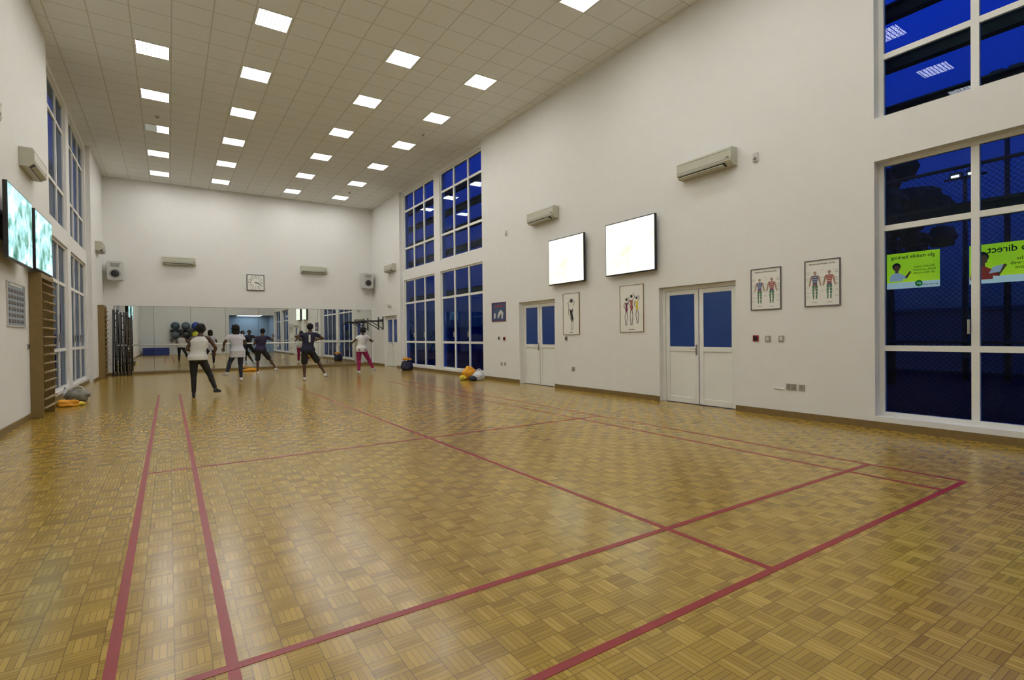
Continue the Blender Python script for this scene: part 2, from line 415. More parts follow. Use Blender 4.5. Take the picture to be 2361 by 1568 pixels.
for ci, x in enumerate(cols):
    for ri, y in enumerate(rows):
        half = (ci == 0 and ri == 2)
        lab = 'lit ceiling panel, %s from mirror wall, %s' % (on[ri], cn[ci])
        if half: lab = 'half lit ceiling panel with its left half dark'
        t = thing('ceiling_light', lab, 'ceiling light', (x, y, ZC), 0, None if half else 'square ceiling panel lights')
        ms = [('light_frame', frm)] + ([('diffuser', hfl), ('diffuser', hfr)] if half else [('diffuser', dfm)])
        for nme, me in ms:
            q = bpy.data.objects.new(nme, me); COL.objects.link(q); q.parent = t
            if me is hfl: q['label'] = 'unlit half with its grey tone emitted'
for (px, py, lab) in ((362, 267, 'between the panels near the left wall'), (975, 308, 'beside the panels near the right wall'), (806, 443, 'near the far right panels')):
    p = FL(px, py, ZC)
    t = thing('smoke_detector', 'small round white ceiling detector ' + lab, 'smoke detector', (p.x, p.y, ZC))
    MB().tube((0, 0, 0), (0, 0, -.03), .06, .055, 20).build('base', white, t, True); MB().tube((0, 0, -.028), (0, 0, -.07), .042, .025, 20).build('sensor_head', grey, t, True)
# ------------------------------------------------------------------ air conditioners
def aircon(loc, rot, L, label):
    t = thing('air_conditioner', label, 'air conditioner', loc, rot, None)
    H = .31; pr = [(0, 0), (-.12, 0), (-.185, .055), (-.195, .075), (-.195, .27), (-.18, .30), (-.16, H), (0, H)]
    MB().extx(pr, -L/2, L/2).build('casing', acm, t, bevel=.006)
    ex = MB()
    for k in range(5): ex.box(-L/2+.05, L/2-.05, -.15+k*.025, -.14+k*.025, H, H+.004)
    ex.build('intake_grille', grey, t)
    MB().box(-L/2+.05, L/2-.12, -.195, -.11, .014, .038, rot=Matrix.Rotation(math.radians(-40), 3, 'X')).build('air_outlet', acd, t)
    MB().box(-L/2+.07, L/2-.14, -.215, -.14, .000, .008, rot=Matrix.Rotation(math.radians(-20), 3, 'X')).build('flap', acm, t)
    MB().box(-L/2+.004, L/2-.004, -.198, -.190, .098, .104).box(-L/2+.004, L/2-.004, -.198, -.190, .25, .254).build('panel_seam', dgrey, t)
    MB().box(L/2-.10, L/2-.04, -.199, -.190, .12, .14).build('indicator', dgrey, t)
aircon(rloc(5.87, 4.2), RROT, 1.12, 'beige air conditioner on the right wall above the nearest door, largest one')
aircon(rloc(10.75, 4.25), RROT, 1.12, 'beige air conditioner above the left one of two bright screens')
aircon(rloc(21.8, 4.15), RROT, 1.0, 'small looking air conditioner on the right wall beyond the window bay')
aircon(floc(.38, 4.25), FROT, 1.1, 'air conditioner on the mirror wall left of the clock')
aircon(floc(5.45, 4.2), FROT, 1.1, 'air conditioner on the mirror wall right of the clock')
aircon(lloc(22.4, 4.3), LROT, 1.0, 'air conditioner on the left wall near the far corner')
aircon(lloc(12.0, 4.2), LROT, 1.05, 'air conditioner on the left wall above the screens')
aircon(lloc(8.95, 4.2), LROT, 1.05, 'air conditioner cut off by the left photo edge')
# ------------------------------------------------------------------ televisions
def tv(loc, rot, W, H, scr, label, stand=.10):
    t = thing('television', label, 'television', loc, rot)
    MB().box(-W/2, W/2, -stand-.05, -stand, 0, H).build('housing', black, t, bevel=.006)
    MB().box(-W/2+.022, W/2-.022, -stand-.054, -stand-.049, .025, H-.022).build('screen', scr, t)
    MB().box(-.2, .2, -stand, -.016, H*.35, H*.65).box(-.3, .3, -.016, -.004, H*.3, H*.7).build('wall_bracket', rubber, t)
tv(rloc(7.72, 2.60), RROT, 1.40, 1.13, tvy, 'glowing wall screen above the dancers poster, nearer of the right pair', .07)
tv(rloc(9.80, 2.58), RROT, 1.34, 1.13, tvy, 'glowing wall screen above the swimsuit figure poster, farther of the right pair', .07)
tv(lloc(10.45, 2.48), LROT, 1.52, 1.06, tvb, 'screen with forest picture at the left photo edge', .14)
tv(lloc(12.45, 2.55), LROT, 1.50, 1.02, tvb, 'screen with forest picture above the wooden wall bars', .10)
# ------------------------------------------------------------------ far wall: mirror, barre, clock, speakers
t = thing('wall_mirror', 'long wall mirror of joined panels behind the exercising people', 'mirror', floc(3.17, .12))
x = -4.87; n = 8; wd = 9.74/n
MB().box(-4.88, 4.88, -.008, 0, -.005, 2.49).build('backing', black, t)
for k in range(n): MB().box(x+k*wd+.004, x+(k+1)*wd-.004, -.014, -.008, 0, 2.48).build('mirror_panel', mirrorm, t)
t = thing('ballet_barre', 'long white ballet rail in front of the mirror', 'barre', floc(2.6, 0))
MB().tube((-4.2, -.26, 1.12), (4.2, -.26, 1.12), .024, n=14).build('rail', white, t, True)
for xx in (-3.9, -1.3, 1.3, 3.9): MB().path([(xx, -.018, .98), (xx, -.26, .98), (xx, -.26, 1.12)], .014).tube((xx, -.018, .98), (xx, -.028, .98), .04).build('bracket', white, t, True)
t = thing('wall_clock', 'large square white wall clock centred above the mirror', 'clock', floc(3.09, 3.68))
MB().box(-.34, .34, -.05, 0, -.34, .34).build('case', dgrey, t, bevel=.015)
MB().box(-.305, .305, -.054, -.049, -.305, .305).build('clock_face', paper, t)
tk = MB()
for k in range(60):
    a = 2*PI*k/60; c, s_ = math.sin(a), math.cos(a); r = .275; wv = .010 if k % 5 == 0 else .004; ln = .03 if k % 5 == 0 else .014
    tk.box(c*r-wv, c*r+wv, -.057, -.053, s_*r-ln/2, s_*r+ln/2, rot=Matrix.Rotation(a, 3, 'Y'))
tk.build('minute_marks', ink, t)
for k in range(1, 13):
    a = 2*PI*k/12; text('numeral', str(k), .085, ink, t, math.sin(a)*.205, -.056, math.cos(a)*.205, bold=.002)
hd = MB()
for a, L_, w_ in ((math.radians(96), .15, .014), (math.radians(112), .23, .010)):
    d = Vector((math.sin(a), 0, math.cos(a))); hd.tube(Vector((0, -.06, 0))-d*.03, Vector((0, -.06, 0))+d*L_, w_, w_*.6, 6)
hd.tube((0, -.05, 0), (0, -.07, 0), .018); hd.build('clock_hands', ink, t)
def speaker(loc, rot, label):
    t = thing('loudspeaker', label, 'loudspeaker', loc, rot)
    MB().extr([(-.22, 0), (.22, 0), (.24, .08), (.24, .62), (.22, .70), (-.22, .70), (-.24, .62), (-.24, .08)], -.50, -.10).build('cabinet', lgrey, t, bevel=.015)
    MB().disc(0, .24, .17, -.515, -.50, 28).disc(0, .24, .145, -.52, -.51, 28).build('woofer_rim', grey, t)
    MB().ell((0, -.515, .24), (.13, .02, .13), 20).build('woofer', black, t, True)
    MB().extr([(-.12, .47), (.12, .47), (.15, .62), (-.15, .62)], -.512, -.50).build('tweeter_horn', grey, t)
    MB().box(-.03, .03, -.10, -.02, .1, .5).box(-.08, .08, -.02, 0, .0, .6).path([(0, -.02, -.2), (0, -.4, -.03)], .015).box(-.05, .05, -.02, 0, -.26, 0).box(-.1, .1, -.45, -.1, -.02, 0).build('wall_bracket', white, t)
speaker(floc(-1.62, 3.52), 0, 'white loudspeaker on a bracket in the far left corner')
speaker(floc(7.78, 3.60), 0, 'white loudspeaker on a bracket in the far right corner')
# chin-up station
t = thing('chin_up_bar', 'black wall mounted chin up bar beside the far door', 'chin up bar', rloc(23.3, 1.95, .004), RROT)
mb = MB(); mb.box(-.35, -.27, -.03, 0, -.3, .3); mb.box(.27, .35, -.03, 0, -.3, .3); mb.box(-.35, .35, -.05, -.02, .1, .18); mb.build('wall_plate', rubber, t)
MB().path([(-.3, -.03, .1), (-.3, -.75, .1)], .03).path([(-.3, -.03, -.25), (-.3, -.6, .09)], .02).build('arm', rubber, t, True)
MB().path([(.3, -.03, .1), (.3, -.75, .1)], .03).path([(.3, -.03, -.25), (.3, -.6, .09)], .02).build('arm', rubber, t, True)
MB().path([(-.62, -.98, -.02), (-.5, -.75, .1), (.5, -.75, .1), (.62, -.98, -.02)], .026).build('grip_bar', rubber, t, True)
for xx in (-.2, .2): MB().tube((xx, -.75, .1), (xx, -1.0, .1), .03).build('foam_grip', black, t, True)
# ------------------------------------------------------------------ wall bars
def wallbars(loc, label, W=1.1, nr=15):
    t = thing('wall_bars', label, 'wall bars', loc, LROT)
    for sx in (-W/2, W/2-.04): MB().box(sx, sx+.04, -.17, -.002, 0, 2.52).build('side_board', barwood, t, bevel=.006)
    for k in range(nr): z = .16+k*.155; MB().tube((-W/2+.01, -.185, z), (W/2-.01, -.185, z), .022, n=12).build('rung', barwood, t, True)
    MB().box(-W/2+.04, W/2-.04, -.165, -.125, 2.44, 2.52).build('top_rail', barwood, t)
wallbars(lloc(12.55, 0), 'tall wooden wall bars under the farther left screen')
wallbars(lloc(22.85, 0), 'wooden wall bars in the far left corner beside the mirror', W=.95)
for k in range(3):
    t = thing('leaning_rack', ('black folded rack leaning nearest the far wall bars', 'middle black folded rack leaning by the mirror', 'black folded rack leaning farthest right by the mirror')[k], 'folded rack', (-1.66+.21*k, 24.30, 0), 0)
    lean = .42; W = .055; H = 2.45-.1*k
    for sx in (-W, W): MB().path([(sx, -lean-.06, .03), (sx, -.12, H)], .022).build('upright', rubber, t, True)
    for j in range(9):
        f = (j+.5)/9; MB().tube((-W, -lean-.06+(lean-.06)*f, .03+(H-.03)*f), (W, -lean-.06+(lean-.06)*f, .03+(H-.03)*f), .016).build('crossbar', (dgrey if j % 2 else rubber), t, True)
    MB().box(-W-.03, W+.03, -lean-.12, -lean, 0, .03).build('foot_plate', black, t)
# ------------------------------------------------------------------ posters
def fig(mb, cx, z, h, mt, mtorso, marm, mleg, spread=1.0, y=-.012):
    y0, y1 = y-.001, y
    u = h/8
    mb.m = mt; mb.disc(cx, z+7.5*u, .45*u, y0, y1, 12); mb.box(cx-.18*u, cx+.18*u, y0, y1, z+6.7*u, z+7.1*u)
    mb.m = mtorso; mb.extr([(cx-.95*u, z+6.7*u), (cx-.6*u, z+4.6*u), (cx-.7*u, z+3.9*u), (cx+.7*u, z+3.9*u), (cx+.6*u, z+4.6*u), (cx+.95*u, z+6.7*u)], y0, y1)
    mb.m = marm
    for s_ in (-1, 1): mb.extr([(cx+s_*.95*u, z+6.65*u), (cx+s_*1.35*u, z+6.2*u), (cx+s_*(1.5+.5*spread)*u, z+3.8*u), (cx+s_*(1.2+.5*spread)*u, z+3.7*u), (cx+s_*.85*u, z+5.8*u)], y0, y1)
    mb.m = mleg
    for s_ in (-1, 1): mb.extr([(cx+s_*.03*u, z+3.9*u), (cx+s_*.72*u, z+3.9*u), (cx+s_*.75*u, z+2.2*u), (cx+s_*.55*u, z+.1*u), (cx+s_*.85*u, z), (cx+s_*.25*u, z), (cx+s_*.2*u, z+2*u)], y0-.0005, y1)
def frame(loc, rot, W, H, fm, bm_, label, cat='poster', f=.022, name='framed_poster', group=None):
    t = thing(name, label, cat, loc, rot, group)
    b = MB(); b.box(-W/2, W/2, -.02, 0, -H/2, -H/2+f); b.box(-W/2, W/2, -.02, 0, H/2-f, H/2); b.box(-W/2, -W/2+f, -.02, 0, -H/2+f, H/2-f); b.box(W/2-f, W/2, -.02, 0, -H/2+f, H/2-f)
    b.build('frame', fm, t)
    MB().box(-W/2+f, W/2-f, -.011, 0, -H/2+f, H/2-f).build('print', bm_, t)
    return t
def wrect(side, xl, xr, yt, yb, off=.01):    # left-edge heights on the wall
    Wf = RW if side > 0 else LW
    a0, zt = Wf(xl, yt, off); _, zb = Wf(xl, yb, off); a1, _ = Wf(xr, (yt+yb)/2, off)
    return (a0+a1)/2, (zt+zb)/2, abs(a1-a0), zt-zb
pm = [paper, pskin, pred, pgreen, pbl2, ink, pyel, ppur]
for (xl, xr, yt, yb, lab) in ((1731, 1801, 622, 716, 'framed muscle chart with two figures, left one near the double door'), (1855, 1938, 603, 708, 'framed muscle chart with two figures, right one nearest the big window')):
    a, z, W, H = wrect(1, xl, xr, yt, yb)
    t = frame(rloc(a, z), RROT, W, H, dgrey, paper, lab, f=.014)
    mb = MB(); Hs = H*.60
    fig(mb, -W*.2, -H*.34, Hs, 1, 4, 1, 3, .5); fig(mb, W*.2, -H*.34, Hs, 1, 2, 1, 3, .5)
    for s_ in (-1, 1):
        mb.m = 2 if s_ < 0 else 4; mb.box(s_*W*.2-.03, s_*W*.2+.03, -.0150, -.013, -H*.34+Hs*.49, -H*.34+Hs*.54)
        mb.m = 0
        for q in (.62, .70, .78): mb.box(s_*W*.2-.03, s_*W*.2+.03, -.0150, -.013, -H*.34+Hs*q, -H*.34+Hs*q+.006)
        for q in (.15, .26, .36):
            for e in (-1, 1): mb.box(s_*W*.2+e*.025-.012, s_*W*.2+e*.025+.012, -.0150, -.013, -H*.34+Hs*q, -H*.34+Hs*q+.006)
    mb.build('muscle_figures', pm, t)
    text('title', 'Machine & Muscle Guide', W*.072, ink, t, 0, -.0125, H*.41)
    cp = MB(); random.seed(3)
    for k in range(40):
        side_ = random.choice((-1, 0, 1)); zz = -H*.32+random.random()*H*.62; xx = side_*W*.40 if side_ else 0
        cp.box(xx-.022, xx+.022, -.0125, -.011, zz, zz+.003)
    cp.box(-W*.28, -W*.12, -.0125, -.011, -H*.42, -H*.41); cp.box(W*.12, W*.28, -.0125, -.011, -H*.42, -H*.41)
    cp.build('caption_lines', grey, t)
a, z, W, H = wrect(1, 1429, 1484, 660, 766)
t = frame(rloc(a, z), RROT, W, H, barwood, paper, 'poster of several standing dancers below the nearer bright screen', f=.008)
mb = MB(); u = H/10
def dancer(cx, top, mt, sc, lean, yy):
    q = lambda x, z_: (cx+(x+lean*z_*.12)*u*sc, top+(z_-4)*u*sc)
    mb.m = mt; mb.extr([q(-.55, 2.2), q(0, 2.0), q(.55, 2.3), q(.38, 1.0), q(.6, .0), q(.1, -.9), q(-.45, .0), q(-.3, 1.0)], yy-.001, yy)
    mb.m = 5
    for pts in ([(-.2, -.5), (-.5, -2), (-.15, -4.4)], [(.3, -.5), (.55, -2), (.25, -4.4)], [(-.55, 2.2), (-1.1, 1.4), (-.6, .4)], [(.55, 2.3), (1.1, 3.0), (.5, 3.9)], [(-.35, -4.4), (.0, -4.5)], [(.05, -4.4), (.45, -4.5)]):
        mb.path([(q(*p_)[0], yy, q(*p_)[1]) for p_ in pts], .0045, 5)
    mb.disc(*q(0, 3.1), .42*u*sc, yy-.002, yy, 12)
dancer(-W*.22, H*.26, 7, .72, .4, -.012); dancer(W*.23, H*.28, 6, .70, -.3, -.0125); dancer(0, H*.33, 2, .80, .1, -.0135)
mb.build('dancer_figures', pm, t); MB().box(-.08, .08, -.0125, -.011, -H*.45, -H*.44).build('caption', ink, t)
a, z, W, H = wrect(1, 1298, 1336, 678, 772)
t = frame(rloc(a, z), RROT, W, H, barwood, paper, 'poster of one figure in black leotard beside the middle double door', f=.008)
mb = MB(); u = H/10
mb.m = 5; mb.extr([(-.6*u, 1.3*u), (.1*u, .8*u), (.75*u, 1.4*u), (.5*u, .1*u), (.85*u, -1.0*u), (.35*u, -2.1*u), (-.05*u, -1.0*u), (-.3*u, -.2*u)], -.0125, -.011)
for P_ in ([(-.8, 1.9), (-1.05, .2), (-.3, -.9), (.1, -2.0), (.05, -4)], [(.9, -1), (.8, -2.5), (.45, -4)], [(-.8, 1.9), (-1.2, 2.6), (-.1, 3.6), (.5, 3.0)], [(.75, 1.9), (1.3, 2.8), (.5, 3.7)]):
    mb.path([(x*u, -.012, z_*u) for x, z_ in P_], .0045, 6)
mb.disc(.15*u, 3.1*u, .45*u, -.013, -.011, 14); mb.build('leotard_figure', pm, t)
MB().box(-.07, .07, -.0125, -.011, -H*.45, -H*.437).build('caption', ink, t)
a, z, W, H = wrect(1, 1134, 1166, 699, 742)
t = frame(rloc(a, z), RROT, W, H, purple, pblue, 'small dark purple framed blue photo poster beside the window bay', f=.03)
mb = MB(); random.seed(5)
for k in range(9): xx = -W*.3+W*.6*random.random(); zz = -H*.3+H*.3*random.random(); mb.ell((xx, -.011, zz), (.05, .002, .07), 8)
mb.build('crowd_picture', lgrey, t); MB().box(-W*.3, W*.3, -.0125, -.011, H*.26, H*.34).build('title', redm, t)
a, z, W, H = wrect(-1, 15, 57, 645, 752)
t = frame(lloc(a, z), LROT, W, H, lgrey, pbg, 'grey blue exercise chart with rows of small pictures on the left wall', f=.02)
mb = MB()
for i in range(6):
    for j in range(6):
        xx = (-.37+.148*i)*W; zz = (-.38+.135*j)*H; mb.m = 5; mb.box(xx-.03*W*1.5, xx+.03*W*1.5, -.0125, -.011, zz-.035*H, zz+.04*H)
        mb.m = 1; mb.disc(xx, zz+.012*H, .018*W, -.0135, -.012, 8)
mb.build('picture_grid', pm, t); MB().box(-W*.35, W*.35, -.0125, -.011, H*.42, H*.46).build('title', paper, t)
# ------------------------------------------------------------------ switches, sockets, sensors
def plate(side, px, py, w_, h_, base, detail, name, label, cat, dm=None, group=None):
    Wf = RW if side > 0 else LW
    a, z = Wf(px, py)
    t = thing(name, label, cat, rloc(a, z) if side > 0 else lloc(a, z), RROT if side > 0 else LROT, group)
    MB().box(-w_/2, w_/2, -.014, 0, -h_/2, h_/2).build('face_plate', base, t, bevel=.003)
    dm = dm or white
    if detail == 'rocker': MB().box(-.02, .02, -.022, -.013, -.03, .03, rot=Matrix.Rotation(.12, 3, 'X')).build('rocker', dm, t)
    if detail == 'socket':
        mb = MB(); ks = (-.04, .04) if w_ > .12 else (0,)
        for k in ks:
            mb.box(k-.005, k+.005, -.0155, -.0135, .008, .026)
            for s_ in (-1, 1): mb.box(k+s_*.013-.006, k+s_*.013+.006, -.0155, -.0135, -.022, -.013)
        mb.build('socket_holes', ink, t)
    if detail == 'call': MB().box(-.03, .03, -.03, -.013, -.03, .03).build('glass_square', dm, t)
    return t
plate(1, 1743, 780, .10, .10, redm, 'call', 'fire_alarm_point', 'red fire alarm call point beside the nearest double door', 'fire alarm', black)
plate(1, 1771, 781, .09, .10, alum, 'rocker', 'light_switch', 'steel light switch just right of the red alarm point', 'light switch')
plate(1, 1802, 781, .09, .10, alum, 'rocker', 'light_switch', 'steel light switch farthest right of the row under the charts', 'light switch')
plate(1, 1825, 892, .16, .095, alum, 'socket', 'power_socket', 'steel double power socket low on the wall under the charts', 'power socket')
plate(1, 1849, 894, .09, .095, alum, 'socket', 'power_socket', 'steel single socket beside the double socket near the big window', 'power socket')
plate(1, 1796, 896, .16, .02, white, None, 'cover_plate', 'white blank cover strip left of the double socket', 'cover plate')
plate(1, 1306, 780, .09, .10, grey, 'rocker', 'light_switch', 'small dark switch right of the middle double door', 'light switch', black)
plate(1, 1322, 851, .09, .10, grey, 'socket', 'power_socket', 'small socket under the leotard figure poster', 'power socket')
plate(1, 1151, 780, .09, .10, grey, 'rocker', 'light_switch', 'small dark switch under the purple framed poster', 'light switch', black)
plate(1, 1163, 781, .10, .10, redm, 'call', 'fire_alarm_point', 'small red alarm point left of the middle double door', 'fire alarm', black)
plate(1, 1157, 839, .08, .09, grey, 'socket', 'power_socket', 'left one of two low sockets beside the middle double door', 'power socket')
plate(1, 1165, 839, .08, .09, grey, 'socket', 'power_socket', 'right one of two low sockets beside the middle double door', 'power socket')
plate(-1, 64, 800, .09, .10, grey, 'rocker', 'light_switch', 'small switch on the left wall beside the wall bars', 'light switch', black)
for (px, py, s_, lab) in ((1743, 363, 1.0, 'white motion sensor right of the largest air conditioner'), (1168, 538, 1.0, 'tiny white sensor on the wall above the purple poster')):
    a, z = RW(px, py); t = thing('motion_sensor', lab, 'sensor', rloc(a, z), RROT)
    MB().box(-.045, .045, -.03, 0, -.075, .075).build('housing', lgrey, t, bevel=.01); MB().ell((0, -.03, -.02), (.03, .02, .03), 12).build('lens', grey, t, True)
t = thing('emergency_light', 'small white emergency light box above the far door', 'emergency light', rloc(22.1, 2.72), RROT)
MB().box(-.17, .17, -.08, 0, -.05, .08).build('housing', white, t, bevel=.01); MB().box(-.15, .15, -.085, -.078, -.04, .05).build('lens', lgrey, t)
# ------------------------------------------------------------------ bags
def blob(name, m_, parent, c, r, amp=.18, seed=0, sc=2.2, flat=True):
    mb = MB(); off = Vector((seed*3.1, seed*1.7, 0))
    mb.ell((0, 0, 0), 1, 28, nf=lambda v: amp*noise.noise(v*sc+off)*1.5)
    vs = []
    for v in mb.v:
        x, y, z = v[0]*r[0]+c[0], v[1]*r[1]+c[1], v[2]*r[2]+c[2]
        vs.append((x, y, max(z, .004) if flat else z))
    mb.v = vs; return mb.build(name, m_, parent, True)
def bag(px, py, name, label, parts, strap=None, cat='bag', mx=99):
    p = FL(px, py); t = thing(name, label, cat, (min(p.x, mx), p.y, 0))
    for k, (nm, m_, c, r) in enumerate(parts): blob(nm, m_, t, c, r, seed=k+px*.01)
    if strap: MB().path([(math.cos(a)*strap[1]+strap[0][0], strap[0][1], math.sin(a)*strap[2]+strap[0][2]) for a in [PI*i/10 for i in range(11)]], .012, 8).build('strap', strap[3], t, True)
    return t
t = bag(958, 853, 'backpack', 'dark navy backpack standing below the far right window', [('bag_body', navyb, (0, 0, .17), (.24, .18, .22)), ('front_pocket', navyb, (-.02, -.13, .12), (.15, .09, .12))], mx=7.80)
MB().path([(-.08, -.15, .30), (-.09, -.2, .18), (-.08, -.18, .06)], .014, 8).build('strap', navyb, t, True)
bx_, by_ = t.location.x, t.location.y
t = thing('orange_cloth', 'orange cloth lying on top of the navy backpack', 'cloth', (bx_, by_, .40)); blob('cloth_fold', orange, t, (0, 0, .05), (.17, .14, .06), .3, 4); blob('cloth_edge', orange, t, (.10, -.06, .02), (.09, .09, .05), .3, 6)
t = bag(1103, 877, 'handbag', 'white and blue bag on the floor under the right window corner', [('bag_body', whiteb, (0, 0, .12), (.19, .14, .16)), ('side_pocket', navyb, (-.2, -.02, .07), (.12, .12, .09))], ((.02, 0, .24), .1, .1, whiteb), mx=7.85)
t2 = thing('orange_cloth', 'orange jacket heaped behind the white bag at the window', 'cloth', (t.location.x-.10, t.location.y+.42, 0)); blob('cloth_fold', orange, t2, (0, 0, .18), (.22, .15, .20), .3, 8); blob('sleeve', pyel, t2, (-.20, -.02, .07), (.12, .09, .08), .3, 9)
bag(180, 925, 'gym_bag', 'grey gym bag on the floor at the left wall bay', [('bag_body', greyb, (0, 0, .12), (.22, .15, .15))], ((0, -.02, .2), .12, .13, whiteb))
p = FL(157, 937); t = thing('orange_cloth', 'orange cloth with yellow trim dropped near the wooden wall bars', 'cloth', (p.x, p.y, 0)); blob('cloth_fold', orange, t, (0, 0, .05), (.20, .15, .08), .35, 3); blob('cloth_edge', pyel, t, (.14, .05, .03), (.12, .10, .05), .3, 2)
t = thing('water_bottle', 'clear water bottle beside the grey gym bag', 'bottle', tuple(FL(150, 918)))
MB().tube((0, 0, 0), (0, 0, .18), .035).tube((0, 0, .18), (0, 0, .22), .035, .015).build('bottle_body', whiteb, t, True); MB().tube((0, 0, .22), (0, 0, .245), .017).build('cap', pbl2, t, True)
p = FL(578, 856); t = thing('orange_cloth', 'orange towel lying on the floor at the mirror base', 'cloth', (p.x, min(p.y, YF-.35), 0)); blob('cloth_fold', orange, t, (0, 0, .05), (.28, .15, .08), .35, 11); blob('cloth_edge', orange, t, (-.2, .02, .03), (.14, .10, .05), .35, 12)
# ------------------------------------------------------------------ back of the hall (seen in the mirror)
ballc = [mat('ball_grey', (.10, .13, .16), .35), mat('ball_blue', (.02, .06, .35), .35), mat('ball_teal', (.05, .09, .12), .35), mat('ball_yellow', (.6, .6, .05), .35), mat('ball_black', (.03, .03, .035), .35)]
k = 0
blab = ['grey exercise ball on the left of the lower shelf', 'black exercise ball in the middle of the lower shelf', 'yellow exercise ball on the lower shelf', 'dark teal exercise ball on the upper shelf', 'dark grey exercise ball between others on the upper shelf', 'blue exercise ball on the upper shelf']
bci = [0, 4, 3, 2, 0, 1]
for zi, zz in enumerate((1.35, 2.1)):
    t = thing('ball_shelf', ('lower', 'upper')[zi]+' steel shelf carrying exercise balls, seen in the mirror', 'shelf', (1.2, YB, zz), 0)
    MB().box(-1.15, 1.15, .005, .75, -.03, 0).build('board', rubber, t)
    for xx in (-1.0, 1.0): MB().path([(xx, .01, -.3), (xx, .65, -.04)], .02).box(xx-.03, xx+.03, .002, .02, -.35, -.03).build('bracket', rubber, t)
    for xx in (-.75, 0, .75):
        o = MB().ell((0, 0, .33), .33, 28).build('exercise_ball', ballc[bci[k]], None, True, loc=(1.2+xx, YB+.4, zz+.002))
        tag(o, blab[k], 'exercise ball'); k += 1
matblue = mat('mat_blue', (.02, .04, .22), .5)
for k in range(5):
    o = MB().box(-.9, .9, -.5, .5, 0, .118).build('exercise_mat', matblue, None, bevel=.02, loc=(-.9+.02*(k % 2), YB+.7, .12*k))
    tag(o, 'thick dark blue mat, %s from the floor in the pile seen in the mirror' % on[k], 'exercise mat')
# ------------------------------------------------------------------ people
def fin(mb, name, m_, parent, voxel=.016, extra=None, smooth=4):
    o = mb.build(name, m_, parent)
    r = o.modifiers.new('r', 'REMESH'); r.mode = 'VOXEL'; r.voxel_size = voxel; r.use_smooth_shade = True
    s = o.modifiers.new('s', 'SMOOTH'); s.factor = .5; s.iterations = smooth
    dg = bpy.context.evaluated_depsgraph_get(); me = bpy.data.meshes.new_from_object(o.evaluated_get(dg)); o.modifiers.clear()
    if extra:
        bm = bmesh.new(); bm.from_mesh(me); em = extra.mesh('x', m_); bm.from_mesh(em); bm.to_mesh(me); bm.free()
    me.materials.clear()
    me.materials.append(m_); me.name = name; o.data = me
    me.polygons.foreach_set('material_index', [0]*len(me.polygons))
    for p_ in me.polygons: p_.use_smooth = True
    return o
skin = mat('dark_skin', (.085, .040, .022), .5); hairm = mat('black_hair', (.008, .007, .007), .9, bump=.8, scale=60)
eyew = mat('eye_white', (.6, .58, .55), .3); lipm = mat('lips', (.12, .03, .025), .5)
shoew = mat('white_shoe', (.62, .62, .63), .5); shoeb = mat('black_shoe', (.02, .02, .022), .5)
